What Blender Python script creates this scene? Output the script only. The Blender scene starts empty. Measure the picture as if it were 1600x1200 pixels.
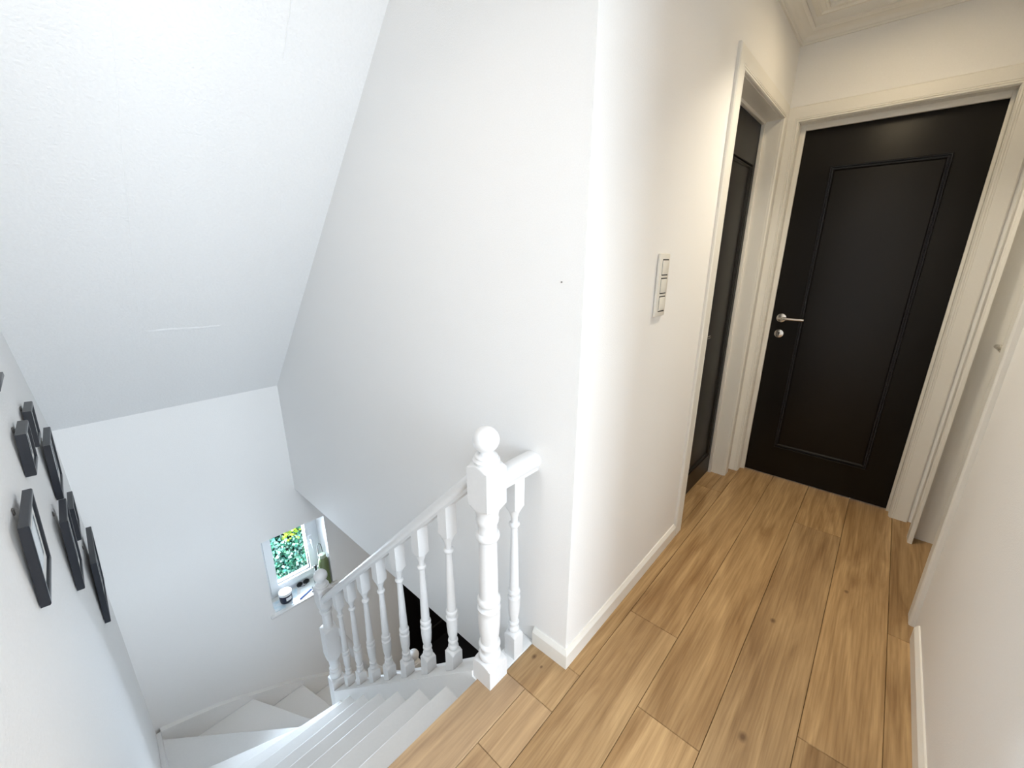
import bpy, bmesh, math, random
from mathutils import Vector, Matrix
random.seed(7)
SC = bpy.context.scene
COL = SC.collection

# ------------------------------------------------------------------ camera
cam_d = bpy.data.cameras.new('camera')
cam = bpy.data.objects.new('camera', cam_d)
COL.objects.link(cam)
yaw, pit, rol = 0.7333, 0.2949, 0.0021
fw = Vector((math.cos(pit)*math.cos(yaw), math.cos(pit)*math.sin(yaw), -math.sin(pit)))
rt = Vector((math.sin(yaw), -math.cos(yaw), 0))
up = rt.cross(fw)
r2 = rt*math.cos(rol) + up*math.sin(rol)
u2 = up*math.cos(rol) - rt*math.sin(rol)
M = Matrix.Identity(4)
for i in range(3):
    M[i][0] = r2[i]; M[i][1] = u2[i]; M[i][2] = -fw[i]
M.translation = Vector((-0.9428, -0.5988, 1.3593))
cam.matrix_world = M
cam_d.sensor_width = 36.0
cam_d.lens = 36.0*647.26/1600.0
cam_d.clip_start = 0.01
SC.camera = cam

# ------------------------------------------------------------------ world, sun, large lights, exposure
w = bpy.data.worlds.new('sky_world'); SC.world = w
w.use_nodes = True
bg = w.node_tree.nodes['Background']
bg.inputs['Color'].default_value = (0.62, 0.80, 1.0, 1)
bg.inputs['Strength'].default_value = 2.2

def light(name, kind, loc, power, color, target=None, size=None, size_y=None, shape=None, spread=None):
    d = bpy.data.lights.new(name, kind)
    d.energy = power; d.color = color
    if kind == 'AREA':
        d.shape = shape or 'RECTANGLE'; d.size = size
        if size_y: d.size_y = size_y
        if spread: d.spread = spread
    o = bpy.data.objects.new(name, d); COL.objects.link(o)
    o.location = loc
    if target is not None:
        o.rotation_euler = (Vector(target)-Vector(loc)).to_track_quat('-Z', 'Y').to_euler()
    return o

sun = light('sun', 'SUN', (0, 0, 6), 9.0, (1.0, 0.95, 0.86), (1.2, 1.7, 0.6))
sun.data.angle = 0.02
# daylight entering by the bedroom window behind the open doorway (behind the camera's right shoulder)
light('bedroom_daylight', 'AREA', (-0.55, -3.05, 1.45), 124, (0.79, 0.895, 1.0), (-0.55, 0.0, 1.1), 1.7, 1.35)
# warm landing and hall lamps, plus added corridor fill lamps (lamp bodies are built below)
light('landing_bulb', 'AREA', (-0.86, 0.22, 2.38), 3.4, (1.0, 0.92, 0.84), (-0.86, 0.22, 0), 0.30, shape='DISK', spread=2.3)
light('corridor_fill', 'AREA', (1.40, -0.45, 2.38), 2.4, (1.0, 0.80, 0.50), (1.40, -0.45, 0), 0.20, shape='DISK')  # unseen lamp added to brighten and warm the corridor end
light('corridor_fill_spot', 'AREA', (1.10, -0.45, 2.38), 6.6, (1.0, 0.90, 0.72), (1.10, -0.45, 0), 0.12, shape='DISK', spread=1.9)  # unseen narrow fill, added to lift the floor more than the end wall
light('near_fill_spot', 'AREA', (0.50, -0.45, 2.38), 0.5, (1.0, 0.72, 0.40), (0.50, -0.45, 0), 0.12, shape='DISK', spread=2.0)  # weak unseen fill added over the near part of the corridor
light('hall_bulb', 'AREA', (1.5, 0.6, -0.37), 11, (1.0, 0.78, 0.52), (1.5, 0.6, -3), 0.26, shape='DISK')
# sky glow through the stair window
light('stair_window_daylight', 'AREA', (-0.057, 2.80, -0.78), 68, (0.70, 0.84, 1.0), (-0.45, 1.2, -0.7), 0.42, 0.60)

vs = SC.view_settings
vs.view_transform = 'Standard'; vs.look = 'None'; vs.gamma = 1.0
vs.use_curve_mapping = False
vs.exposure = 0.07

# ------------------------------------------------------------------ materials
def mat(name, color, rough=0.5, metal=0.0, bump=0.0, bscale=200.0, coat=0.0, spec=0.5, trans=0.0, ior=1.45, detail=3.0):
    m = bpy.data.materials.new(name); m.use_nodes = True
    nt = m.node_tree; b = nt.nodes['Principled BSDF']
    b.inputs['Base Color'].default_value = (*color, 1)
    b.inputs['Roughness'].default_value = rough
    b.inputs['Metallic'].default_value = metal
    b.inputs['Coat Weight'].default_value = coat
    b.inputs['Specular IOR Level'].default_value = spec
    b.inputs['Transmission Weight'].default_value = trans
    b.inputs['IOR'].default_value = ior
    tc = nt.nodes.new('ShaderNodeTexCoord')
    nz = nt.nodes.new('ShaderNodeTexNoise')
    nz.inputs['Scale'].default_value = bscale
    nz.inputs['Detail'].default_value = detail
    nt.links.new(tc.outputs['Object'], nz.inputs['Vector'])
    # faint unevenness of the surface colour
    mx = nt.nodes.new('ShaderNodeMixRGB'); mx.blend_type = 'MULTIPLY'
    mx.inputs['Fac'].default_value = 0.06
    mx.inputs['Color1'].default_value = (*color, 1)
    nt.links.new(nz.outputs['Fac'], mx.inputs['Color2'])
    nt.links.new(mx.outputs['Color'], b.inputs['Base Color'])
    if bump > 0:
        bp = nt.nodes.new('ShaderNodeBump')
        bp.inputs['Strength'].default_value = bump
        bp.inputs['Distance'].default_value = 0.002
        nt.links.new(nz.outputs['Fac'], bp.inputs['Height'])
        nt.links.new(bp.outputs['Normal'], b.inputs['Normal'])
    return m

M_WALL = mat('wall_paint', (0.925, 0.918, 0.905), 0.75, bump=0.25, bscale=240)
M_CEIL = mat('ceiling_plaster', (0.905, 0.905, 0.90), 0.8, bump=0.9, bscale=110)
M_LEFT = mat('rough_wall_paint', (0.925, 0.92, 0.91), 0.75, bump=0.6, bscale=110)
M_TRIM = mat('trim_white', (0.88, 0.86, 0.81), 0.38, bump=0.08, bscale=300)
M_STAIR = mat('stair_white_paint', (0.925, 0.92, 0.905), 0.45, bump=0.10, bscale=120)
M_BAL = mat('balustrade_white_gloss', (0.83, 0.83, 0.83), 0.5, bump=0.12, bscale=90)
M_DOOR = mat('black_door_paint', (0.0055, 0.0045, 0.0045), 0.40, bump=0.06, bscale=350, spec=0.36)
M_CHROME = mat('satin_nickel', (0.72, 0.69, 0.65), 0.22, metal=1.0)
M_DARK = mat('dark_gap', (0.012, 0.011, 0.01), 0.6)
M_FRAME = mat('black_frame', (0.017, 0.020, 0.027), 0.32, bump=0.1, bscale=200)
M_MAT = mat('picture_mat', (0.80, 0.80, 0.78), 0.7)
M_SWITCH = mat('switch_plastic', (0.86, 0.83, 0.76), 0.35)
M_UPVC = mat('window_upvc', (0.86, 0.88, 0.90), 0.3)
M_SILL = mat('sill_stone', (0.80, 0.79, 0.78), 0.25)
M_TILE = mat('anthracite_tile', (0.010, 0.010, 0.012), 0.7, spec=0.2)
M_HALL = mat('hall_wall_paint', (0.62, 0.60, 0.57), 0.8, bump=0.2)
M_GLASS = mat('clear_glass', (1, 1, 1), 0.0, trans=1.0, ior=1.45)
M_NAIL = mat('nail_steel', (0.12, 0.11, 0.10), 0.4, metal=0.6)

def pane_mat():
    m = bpy.data.materials.new('window_pane'); m.use_nodes = True
    nt = m.node_tree; nt.nodes.clear()
    out = nt.nodes.new('ShaderNodeOutputMaterial')
    mix = nt.nodes.new('ShaderNodeMixShader')
    tr = nt.nodes.new('ShaderNodeBsdfTransparent'); gl = nt.nodes.new('ShaderNodeBsdfGlossy')
    fr = nt.nodes.new('ShaderNodeFresnel'); fr.inputs['IOR'].default_value = 1.3
    gl.inputs['Roughness'].default_value = 0.02
    nt.links.new(fr.outputs['Fac'], mix.inputs['Fac'])
    nt.links.new(tr.outputs['BSDF'], mix.inputs[1]); nt.links.new(gl.outputs['BSDF'], mix.inputs[2])
    nt.links.new(mix.outputs['Shader'], out.inputs['Surface'])
    return m
M_PANE = pane_mat()

def picture_mat(name, c1, c2, scale):
    m = mat(name, c1, 0.12, coat=0.6)
    nt = m.node_tree; b = nt.nodes['Principled BSDF']
    nz = nt.nodes.new('ShaderNodeTexNoise'); nz.inputs['Scale'].default_value = scale
    rp = nt.nodes.new('ShaderNodeValToRGB')
    rp.color_ramp.elements[0].position = 0.38; rp.color_ramp.elements[0].color = (*c1, 1)
    rp.color_ramp.elements[1].position = 0.62; rp.color_ramp.elements[1].color = (*c2, 1)
    tc = nt.nodes.new('ShaderNodeTexCoord')
    nt.links.new(tc.outputs['Object'], nz.inputs['Vector'])
    nt.links.new(nz.outputs['Fac'], rp.inputs['Fac'])
    nt.links.new(rp.outputs['Color'], b.inputs['Base Color'])
    return m
M_PHOTO = picture_mat('photo_print', (0.42, 0.55, 0.66), (0.80, 0.86, 0.90), 14)

KNOTS = [(0.70, -0.50, .012), (0.166, -0.525, .016), (-0.02, -0.60, .013), (-0.048, 0.098, .010), (-0.062, 0.055, .006), (1.08, -0.70, .010)]
def floor_mat():
    m = bpy.data.materials.new('oak_planks'); m.use_nodes = True
    nt = m.node_tree; L = nt.links; N = nt.nodes.new
    b = nt.nodes['Principled BSDF']
    tc = N('ShaderNodeTexCoord')
    at = N('ShaderNodeAttribute'); at.attribute_name = 'plank'   # r tone, g offset, b warmth
    sp = N('ShaderNodeSeparateColor'); L.new(at.outputs['Color'], sp.inputs['Color'])
    # shift the grain per plank
    cv = N('ShaderNodeCombineXYZ')
    mu = N('ShaderNodeMath'); mu.operation = 'MULTIPLY'; mu.inputs[1].default_value = 37.0
    L.new(sp.outputs['Green'], mu.inputs[0])
    L.new(mu.outputs[0], cv.inputs['X']); L.new(mu.outputs[0], cv.inputs['Z'])
    ad = N('ShaderNodeVectorMath'); ad.operation = 'ADD'
    L.new(tc.outputs['Object'], ad.inputs[0]); L.new(cv.outputs[0], ad.inputs[1])
    mp = N('ShaderNodeMapping'); mp.inputs['Scale'].default_value = (1.6, 15.0, 1.0)
    L.new(ad.outputs[0], mp.inputs['Vector'])
    n1 = N('ShaderNodeTexNoise'); n1.inputs['Scale'].default_value = 1.0; n1.inputs['Detail'].default_value = 5; n1.inputs['Distortion'].default_value = 1.2
    L.new(mp.outputs[0], n1.inputs['Vector'])
    mp2 = N('ShaderNodeMapping'); mp2.inputs['Scale'].default_value = (5.0, 150.0, 1.0)
    L.new(ad.outputs[0], mp2.inputs['Vector'])
    n2 = N('ShaderNodeTexNoise'); n2.inputs['Scale'].default_value = 1.0; n2.inputs['Detail'].default_value = 4
    L.new(mp2.outputs[0], n2.inputs['Vector'])
    r1 = N('ShaderNodeValToRGB')
    r1.color_ramp.elements[0].position = 0.30; r1.color_ramp.elements[0].color = (0.245, 0.140, 0.058, 1)
    r1.color_ramp.elements[1].position = 0.68; r1.color_ramp.elements[1].color = (0.455, 0.300, 0.148, 1)
    L.new(n1.outputs['Fac'], r1.inputs['Fac'])
    r2_ = N('ShaderNodeValToRGB')
    r2_.color_ramp.elements[0].position = 0.30; r2_.color_ramp.elements[0].color = (0.66, 0.62, 0.57, 1)
    r2_.color_ramp.elements[1].position = 0.62; r2_.color_ramp.elements[1].color = (1, 1, 1, 1)
    L.new(n2.outputs['Fac'], r2_.inputs['Fac'])
    m1 = N('ShaderNodeMixRGB'); m1.blend_type = 'MULTIPLY'; m1.inputs['Fac'].default_value = 0.75
    L.new(r1.outputs['Color'], m1.inputs['Color1']); L.new(r2_.outputs['Color'], m1.inputs['Color2'])
    # plank tone
    tn = N('ShaderNodeMath'); tn.operation = 'MULTIPLY_ADD'; tn.inputs[1].default_value = 0.70; tn.inputs[2].default_value = 0.76
    L.new(sp.outputs['Red'], tn.inputs[0])
    m2 = N('ShaderNodeMixRGB'); m2.blend_type = 'MULTIPLY'; m2.inputs['Fac'].default_value = 1.0
    L.new(m1.outputs['Color'], m2.inputs['Color1']); L.new(tn.outputs[0], m2.inputs['Color2'])
    # greyish limed boards
    m3 = N('ShaderNodeMixRGB'); m3.inputs['Color2'].default_value = (0.44, 0.34, 0.26, 1)
    L.new(sp.outputs['Blue'], m3.inputs['Fac']); L.new(m2.outputs['Color'], m3.inputs['Color1'])
    last = m3.outputs['Color']
    for (kx, ky, kr) in KNOTS:
        sb = N('ShaderNodeVectorMath'); sb.operation = 'SUBTRACT'; sb.inputs[1].default_value = (kx, ky, 0)
        L.new(tc.outputs['Object'], sb.inputs[0])
        sc = N('ShaderNodeVectorMath'); sc.operation = 'MULTIPLY'; sc.inputs[1].default_value = (0.7, 1.0, 0.0)
        L.new(sb.outputs[0], sc.inputs[0])
        ln = N('ShaderNodeVectorMath'); ln.operation = 'LENGTH'; L.new(sc.outputs[0], ln.inputs[0])
        mr = N('ShaderNodeMapRange'); mr.inputs['From Min'].default_value = kr*0.25; mr.inputs['From Max'].default_value = kr
        mr.inputs['To Min'].default_value = 0.8; mr.inputs['To Max'].default_value = 0.0
        L.new(ln.outputs['Value'], mr.inputs['Value'])
        mk = N('ShaderNodeMixRGB'); mk.inputs['Color2'].default_value = (0.10, 0.050, 0.022, 1)
        L.new(mr.outputs['Result'], mk.inputs['Fac']); L.new(last, mk.inputs['Color1'])
        last = mk.outputs['Color']
    L.new(last, b.inputs['Base Color'])
    b.inputs['Roughness'].default_value = 0.48
    b.inputs['Specular IOR Level'].default_value = 0.35
    bp = N('ShaderNodeBump'); bp.inputs['Strength'].default_value = 0.12; bp.inputs['Distance'].default_value = 0.002
    L.new(n2.outputs['Fac'], bp.inputs['Height']); L.new(bp.outputs['Normal'], b.inputs['Normal'])
    return m
M_FLOOR = floor_mat()

# ------------------------------------------------------------------ mesh helpers
def finish(bm, name, m, parent=None, sharp=35):
    bmesh.ops.recalc_face_normals(bm, faces=bm.faces)
    me = bpy.data.meshes.new(name)
    bm.to_mesh(me); bm.free()
    if sharp:
        for p in me.polygons: p.use_smooth = True
        me.set_sharp_from_angle(angle=math.radians(sharp))
    me.materials.append(m)
    o = bpy.data.objects.new(name, me); COL.objects.link(o)
    if parent is not None: put(o, parent)
    return o

def put(o, parent):
    """parent keeping the world placement the mesh was built in"""
    base = parent
    off = Vector((0, 0, 0))
    while base is not None:
        off += base.location
        base = base.parent
    o.parent = parent
    o.location = o.location - off

def box(bm, x0, x1, y0, y1, z0, z1, bev=0.0):
    vs_ = [bm.verts.new((x, y, z)) for x in (x0, x1) for y in (y0, y1) for z in (z0, z1)]
    idx = [(0, 1, 3, 2), (4, 6, 7, 5), (0, 4, 5, 1), (2, 3, 7, 6), (0, 2, 6, 4), (1, 5, 7, 3)]
    fs = [bm.faces.new([vs_[i] for i in f]) for f in idx]
    if bev > 0:
        es = list({e for f in fs for e in f.edges})
        bmesh.ops.bevel(bm, geom=es, offset=bev, segments=2, profile=0.5, affect='EDGES')
    return vs_

def prism(bm, pts, axis, a, b):
    """extrude polygon pts (2d) along axis from a to b"""
    def P(u, v, t):
        return {'x': (t, u, v), 'y': (u, t, v), 'z': (u, v, t)}[axis]
    A = [bm.verts.new(P(u, v, a)) for u, v in pts]
    B = [bm.verts.new(P(u, v, b)) for u, v in pts]
    bm.faces.new(A); bm.faces.new(B[::-1])
    n = len(pts)
    for i in range(n):
        j = (i+1) % n
        bm.faces.new((A[i], A[j], B[j], B[i]))

def revolve(bm, prof, cx, cy, n=32, cap=True):
    """prof: list of (r, z)"""
    rings = []
    for r, z in prof:
        if r < 1e-5:
            rings.append([bm.verts.new((cx, cy, z))])
        else:
            rings.append([bm.verts.new((cx+r*math.cos(2*math.pi*i/n), cy+r*math.sin(2*math.pi*i/n), z)) for i in range(n)])
    for a, b in zip(rings, rings[1:]):
        for i in range(n):
            j = (i+1) % n
            if len(a) == 1 and len(b) == 1: continue
            if len(a) == 1: bm.faces.new((a[0], b[i], b[j]))
            elif len(b) == 1: bm.faces.new((a[i], a[j], b[0]))
            else: bm.faces.new((a[i], a[j], b[j], b[i]))
    if cap:
        for rg in (rings[0], rings[-1]):
            if len(rg) > 1: bm.faces.new(rg)

def turned(bm, prof, half, cx, cy, n=48):
    """square stock of half-width `half` turned on a lathe: radius = min(square, profile)"""
    rings = []
    for r, z in prof:
        ring = []
        for i in range(n):
            t = 2*math.pi*i/n + math.pi/4
            c, s = math.cos(t), math.sin(t)
            sq = half/max(abs(c), abs(s))
            rr = min(sq, r)
            ring.append(bm.verts.new((cx+rr*c, cy+rr*s, z)))
        rings.append(ring)
    for a, b in zip(rings, rings[1:]):
        for i in range(n):
            j = (i+1) % n
            bm.faces.new((a[i], a[j], b[j], b[i]))
    bm.faces.new(rings[0]); bm.faces.new(rings[-1])

def dense(prof, step=0.003):
    """resample a (r,z) profile so the square shoulders curve cleanly"""
    out = []
    for (r0, z0), (r1, z1) in zip(prof, prof[1:]):
        k = max(1, min(14, int(max(abs(r1-r0), abs(z1-z0)*0.25)/step)))
        for i in range(k): out.append((r0+(r1-r0)*i/k, z0+(z1-z0)*i/k))
    out.append(prof[-1]); return out

def bead(z0, z1, r_in, r_out, n=7):
    """a half-round ring"""
    return [(r_in+(r_out-r_in)*math.sin(math.pi*i/(n-1)), z0+(z1-z0)*(0.5-0.5*math.cos(math.pi*i/(n-1)))) for i in range(n)]

def molding(bm, path, closed, prof, fmap):
    """mitred sweep in a plane. path: [(u,v)], prof: [(offset to the left of travel, height)], fmap(u,v,h)->xyz"""
    n = len(path); rows = []
    for i, p in enumerate(path):
        p = Vector(p)
        def nrm(a, b):
            d = (Vector(b)-Vector(a)).normalized(); return Vector((-d.y, d.x))
        if closed or 0 < i < n-1:
            n0 = nrm(path[i-1], path[i]); n1 = nrm(path[i], path[(i+1) % n])
            m = (n0+n1); m = m/(m.dot(n0))
        elif i == 0: m = nrm(path[0], path[1])
        else: m = nrm(path[-2], path[-1])
        rows.append([bm.verts.new(fmap(p.x+m.x*o, p.y+m.y*o, h)) for o, h in prof])
    k = len(prof)
    rng = range(n) if closed else range(n-1)
    for i in rng:
        a, b = rows[i], rows[(i+1) % n]
        for j in range(k):
            j2 = (j+1) % k
            bm.faces.new((a[j], a[j2], b[j2], b[j]))
    if not closed:
        bm.faces.new(rows[0]); bm.faces.new(rows[-1][::-1])

def tube(bm, pts, rad, n=12):
    """round tube along pts; rad a number or list"""
    pts = [Vector(p) for p in pts]; rows = []
    if not isinstance(rad, (list, tuple)): rad = [rad]*len(pts)
    ref = Vector((0, 0, 1))
    d0 = (pts[1]-pts[0]).normalized()
    if abs(d0.dot(ref)) > .95: ref = Vector((1, 0, 0))
    for i, p in enumerate(pts):
        a = pts[max(i-1, 0)]; b = pts[min(i+1, len(pts)-1)]
        d = (b-a).normalized()
        s = d.cross(ref).normalized(); t = s.cross(d)
        rows.append([bm.verts.new(p+(s*math.cos(2*math.pi*k/n)+t*math.sin(2*math.pi*k/n))*rad[i]) for k in range(n)])
    for a, b in zip(rows, rows[1:]):
        for k in range(n):
            k2 = (k+1) % n
            bm.faces.new((a[k], a[k2], b[k2], b[k]))
    bm.faces.new(rows[0]); bm.faces.new(rows[-1])

def cyl(bm, c, axis, r, h, n=32, bev=0.0):
    """cylinder from point c along unit axis for height h, rounded far rim"""
    c = Vector(c); ax = Vector(axis).normalized()
    prof = [(r, 0), (r, h-bev), (r-bev*0.3, h-bev*0.3), (r-bev, h)] if bev else [(r, 0), (r, h)]
    ref = Vector((0, 0, 1)) if abs(ax.z) < .9 else Vector((1, 0, 0))
    s = ax.cross(ref).normalized(); t = s.cross(ax)
    rows = [[bm.verts.new(c+ax*z+(s*math.cos(2*math.pi*k/n)+t*math.sin(2*math.pi*k/n))*rr) for k in range(n)] for rr, z in prof]
    for a, b in zip(rows, rows[1:]):
        for k in range(n):
            k2 = (k+1) % n
            bm.faces.new((a[k], a[k2], b[k2], b[k]))
    bm.faces.new(rows[0]); bm.faces.new(rows[-1])

def empty(name, loc=(0, 0, 0)):
    o = bpy.data.objects.new(name, None); COL.objects.link(o)
    o.location = loc; o.empty_display_size = 0.05
    return o

def tag(o, label, cat, group=None):
    o['label'] = label; o['category'] = cat
    if group: o['group'] = group
    return o

def struct(o, label=None, cat=None):
    o['kind'] = 'structure'
    if label: o['label'] = label
    if cat: o['category'] = cat
    return o

# ------------------------------------------------------------------ measures
D = 1.923          # end wall plane x
W = 2.43           # window wall plane y
YR = -0.912        # right corridor wall plane y
CZ = 2.445         # ceiling height
GZ = -2.74         # ground floor
SLAB = -0.290
RISE = 0.1815
def XL(y): return -1.067+0.02*(y-2.43)      # left wall plane
def ZS(y): return 0.516+0.992*(2.43-y)      # sloped ceiling plane
Y_FLAT = 2.43-(CZ-0.516)/0.992

# ------------------------------------------------------------------ room shell
bm = bmesh.new()
box(bm, 0, 0.10, 0.0, W, SLAB, CZ+0.05)
struct(finish(bm, 'wall_stairwell', M_WALL, sharp=0), 'smooth white wall rising beside the open stairwell', 'wall')

# corridor wall with the side door opening
OX0, OX1, OZ = 1.030, 1.785, 2.045
bm = bmesh.new()
box(bm, 0.10, OX0, 0, 0.10, 0, CZ+0.05); box(bm, OX1, D+0.10, 0, 0.10, 0, CZ+0.05); box(bm, OX0, OX1, 0, 0.10, OZ, CZ+0.05)
struct(finish(bm, 'wall_corridor', M_WALL, sharp=0), 'warm white corridor wall holding the light switch', 'wall')

# end wall with the end door opening
EY0, EY1, EZ = -0.821, -0.055, 2.045
bm = bmesh.new()
box(bm, D, D+0.10, EY1, 0.0, 0, CZ+0.05); box(bm, D, D+0.10, YR-0.10, EY0, 0, CZ+0.05); box(bm, D, D+0.10, EY0, EY1, EZ, CZ+0.05)
struct(finish(bm, 'wall_end', M_WALL, sharp=0), 'short cream wall above the black door at the corridor end', 'wall')

# right wall: bedroom doorway behind the camera, side door far
RX0, RX1 = 1.03, 1.76
BX0, BX1 = -0.98, -0.16
bm = bmesh.new()
y0, y1 = YR-0.12, YR
box(bm, -1.25, BX0, y0, y1, 0, CZ+0.05)
box(bm, BX0, BX1, y0, y1, 2.04, CZ+0.05)
box(bm, BX1, RX0, y0, y1, 0, CZ+0.05)
box(bm, RX0, RX1, y0, y1, 2.045, CZ+0.05)
box(bm, RX1, D, y0, y1, 0, CZ+0.05)
struct(finish(bm, 'wall_right', M_WALL, sharp=0), 'cream wall along the right side of the corridor', 'wall')

# left wall (very slightly out of square)
bm = bmesh.new()
prism(bm, [(XL(-1.03), -1.03), (XL(W), W), (XL(W)-0.12, W), (XL(-1.03)-0.12, -1.03)], 'z', GZ, CZ+0.05)
struct(finish(bm, 'wall_left', M_LEFT, sharp=0), 'rough white wall on the far left where the black frames hang', 'wall')

# window wall with recess and ground-floor door opening
WX0, WX1, WZ0, WZ1 = -0.285, 0.172, -1.25, -0.61
HX0, HX1, HZ1 = 0.80, 1.70, -0.62
bm = bmesh.new()
y0, y1 = W, W+0.30
zt = 0.62
box(bm, -1.25, WX0, y0, y1, GZ, zt)
box(bm, WX0, WX1, y0, y1, WZ1, zt)
box(bm, WX0, WX1, y0, y1, GZ, WZ0-0.018)
box(bm, WX1, HX0, y0, y1, GZ, zt)
box(bm, HX0, HX1, y0, y1, HZ1, zt)
box(bm, HX1, 3.2, y0, y1, GZ, zt)
struct(finish(bm, 'wall_window', M_WALL, sharp=0), 'white knee wall at the stair turn with the small window', 'wall')

# ground-floor hall shell
bm = bmesh.new()
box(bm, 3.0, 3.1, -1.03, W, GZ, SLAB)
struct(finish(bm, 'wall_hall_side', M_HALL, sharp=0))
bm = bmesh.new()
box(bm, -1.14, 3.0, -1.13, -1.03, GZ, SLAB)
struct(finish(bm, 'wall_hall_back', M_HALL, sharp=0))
bm = bmesh.new()
box(bm, -1.14, 3.1, -1.03, W+0.3, GZ-0.08, GZ)
struct(finish(bm, 'floor_hall', M_TILE, sharp=0), 'dark anthracite floor seen far below between the balusters', 'floor')
bm = bmesh.new()
box(bm, 0.10, 3.1, 0.10, W, SLAB, SLAB+0.10)
struct(finish(bm, 'ceiling_hall', M_CEIL, sharp=0))

# ceilings: flat part and slope with seams
bm = bmesh.new()
box(bm, -1.26, D+0.10, YR-0.12, 0.0, CZ, CZ+0.06)
box(bm, -1.26, 0.0, 0.0, Y_FLAT, CZ, CZ+0.06)
struct(finish(bm, 'ceiling_flat', M_CEIL, sharp=0))
bm = bmesh.new()
prism(bm, [(Y_FLAT, CZ), (W, ZS(W)), (W+0.3, ZS(W+0.3)), (W+0.3, ZS(W+0.3)+0.12), (Y_FLAT, CZ+0.12)], 'x', -1.26, 0.0)
slope = struct(finish(bm, 'ceiling_slope', M_CEIL, sharp=0), 'sloping white plastered ceiling over the staircase', 'ceiling')
bm = bmesh.new()
def seam(xa, ya, xb, yb, wd, h):
    a = Vector((xa, ya)); b = Vector((xb, yb)); k = 14
    d = (b-a).normalized(); nn = Vector((-d.y, d.x))*wd/2
    rows = []
    for i in range(k+1):
        q = a+(b-a)*i/k + nn*random.uniform(-.5, .5)
        hh = h*random.uniform(.5, 1.0)*(1 if 0 < i < k else 0.3)
        l, r = q+nn, q-nn
        rows.append([bm.verts.new((l.x, l.y, ZS(l.y)+0.001)), bm.verts.new((q.x, q.y, ZS(q.y)-hh)), bm.verts.new((r.x, r.y, ZS(r.y)+0.001))])
    for p, q in zip(rows, rows[1:]):
        bm.faces.new((p[0], q[0], q[1], p[1])); bm.faces.new((p[1], q[1], q[2], p[2]))
seam(-0.672, 1.904, -0.37, 1.914, 0.008, 0.005)
seam(-0.680, 0.90, -0.688, 1.85, 0.005, 0.0012)
seam(-0.281, 0.84, -0.280, 0.975, 0.006, 0.003)
finish(bm, 'plaster_seam', M_CEIL, slope)

# ------------------------------------------------------------------ landing floor (planks in one surface)
bm = bmesh.new()
col_layer = bm.loops.layers.float_color.new('plank')
def plank(xa, xb, ya, yb, tone, grey=0.0, z=0.0):
    g = 0.0006
    xs = [xa+g, xb-g]; ys = [ya+g, yb-g]; c = 0.0012
    off = random.random()
    lo = [bm.verts.new((x, y, z-0.0016)) for x, y in ((xs[0], ys[0]), (xs[1], ys[0]), (xs[1], ys[1]), (xs[0], ys[1]))]
    hi = [bm.verts.new((x, y, z)) for x, y in ((xs[0]+c, ys[0]+c), (xs[1]-c, ys[0]+c), (xs[1]-c, ys[1]-c), (xs[0]+c, ys[1]-c))]
    dn = [bm.verts.new((v.co.x, v.co.y, -0.014)) for v in lo]
    fs = [bm.faces.new(hi)]
    for i in range(4):
        j = (i+1) % 4
        fs.append(bm.faces.new((lo[i], lo[j], hi[j], hi[i])))
        fs.append(bm.faces.new((dn[i], dn[j], lo[j], lo[i])))
    fs.append(bm.faces.new(dn[::-1]))
    for f in fs:
        for l in f.loops: l[col_layer] = (tone, off, grey, 1)
XW = -1.13
ROWS = [-0.0625, -0.2525, -0.443, -0.645, -0.836]
# nosing board, and the row along the corridor wall
plank(XW, -0.157, 0.048, 0.190, 0.60, 0.30)
plank(XW, -0.372, ROWS[0], 0.048, 0.68, 0.16)
plank(-0.372, -0.157, ROWS[0], 0.048, 0.72, 0.18)
plank(-0.157, 0.0, ROWS[0], 0.137, 0.62, 0.06)
plank(0.0, 1.555, ROWS[0], 0.0, 0.60, 0.0)
plank(1.555, 2.0, ROWS[0], 0.0, 0.52, 0.0)
plank(OX0, 1.555, 0.0, 0.125, 0.60, 0.0); plank(1.555, OX1, 0.0, 0.125, 0.52, 0.0)
plank(XW, 0.370, ROWS[1], ROWS[0], 0.55, 0.02); plank(0.370, 2.03, ROWS[1], ROWS[0], 0.70, 0.0)
plank(XW, 0.040, ROWS[2], ROWS[1], 0.74, 0.0); plank(0.040, 2.03, ROWS[2], ROWS[1], 0.62, 0.0)
plank(XW, -0.70, ROWS[3], ROWS[2], 0.6, 0.0); plank(-0.70, 1.510, ROWS[3], ROWS[2], 0.42, 0.04); plank(1.510, 2.03, ROWS[3], ROWS[2], 0.68, 0.0)
plank(XW, 0.277, ROWS[4], ROWS[3], 0.42, 0.0); plank(0.277, 2.03, ROWS[4], ROWS[3], 0.62, 0.0)
plank(XW, 0.925, YR-0.135, ROWS[4], 0.60, 0.0); plank(0.925, 2.03, YR-0.135, ROWS[4], 0.42, 0.0)
# dark bed below the gaps
me_floor = finish(bm, 'floor', M_FLOOR, sharp=0)
struct(me_floor, 'light oak plank floor of the landing and corridor', 'floor')
bm = bmesh.new()
box(bm, XW+0.0, D+0.107, YR-0.135, 0.0, -0.10, -0.0145)
box(bm, XW+0.0, -0.252, 0.0, 0.150, -0.10, -0.0145)
box(bm, -0.245, 0.0, 0.0, 0.137, -0.10, -0.0145)
box(bm, OX0, OX1, 0.0, 0.125, -0.10, -0.0145)
struct(finish(bm, 'floor_bed', M_DARK, sharp=0))
bm = bmesh.new()
box(bm, XW, D+0.1, YR-0.12, 0.0, SLAB, -0.101)
box(bm, XW, -0.252, 0.0, 0.150, SLAB, -0.101)
box(bm, -0.245, 0.0, 0.0, 0.137, SLAB, -0.101)
struct(finish(bm, 'floor_slab', M_STAIR, sharp=0))

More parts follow.
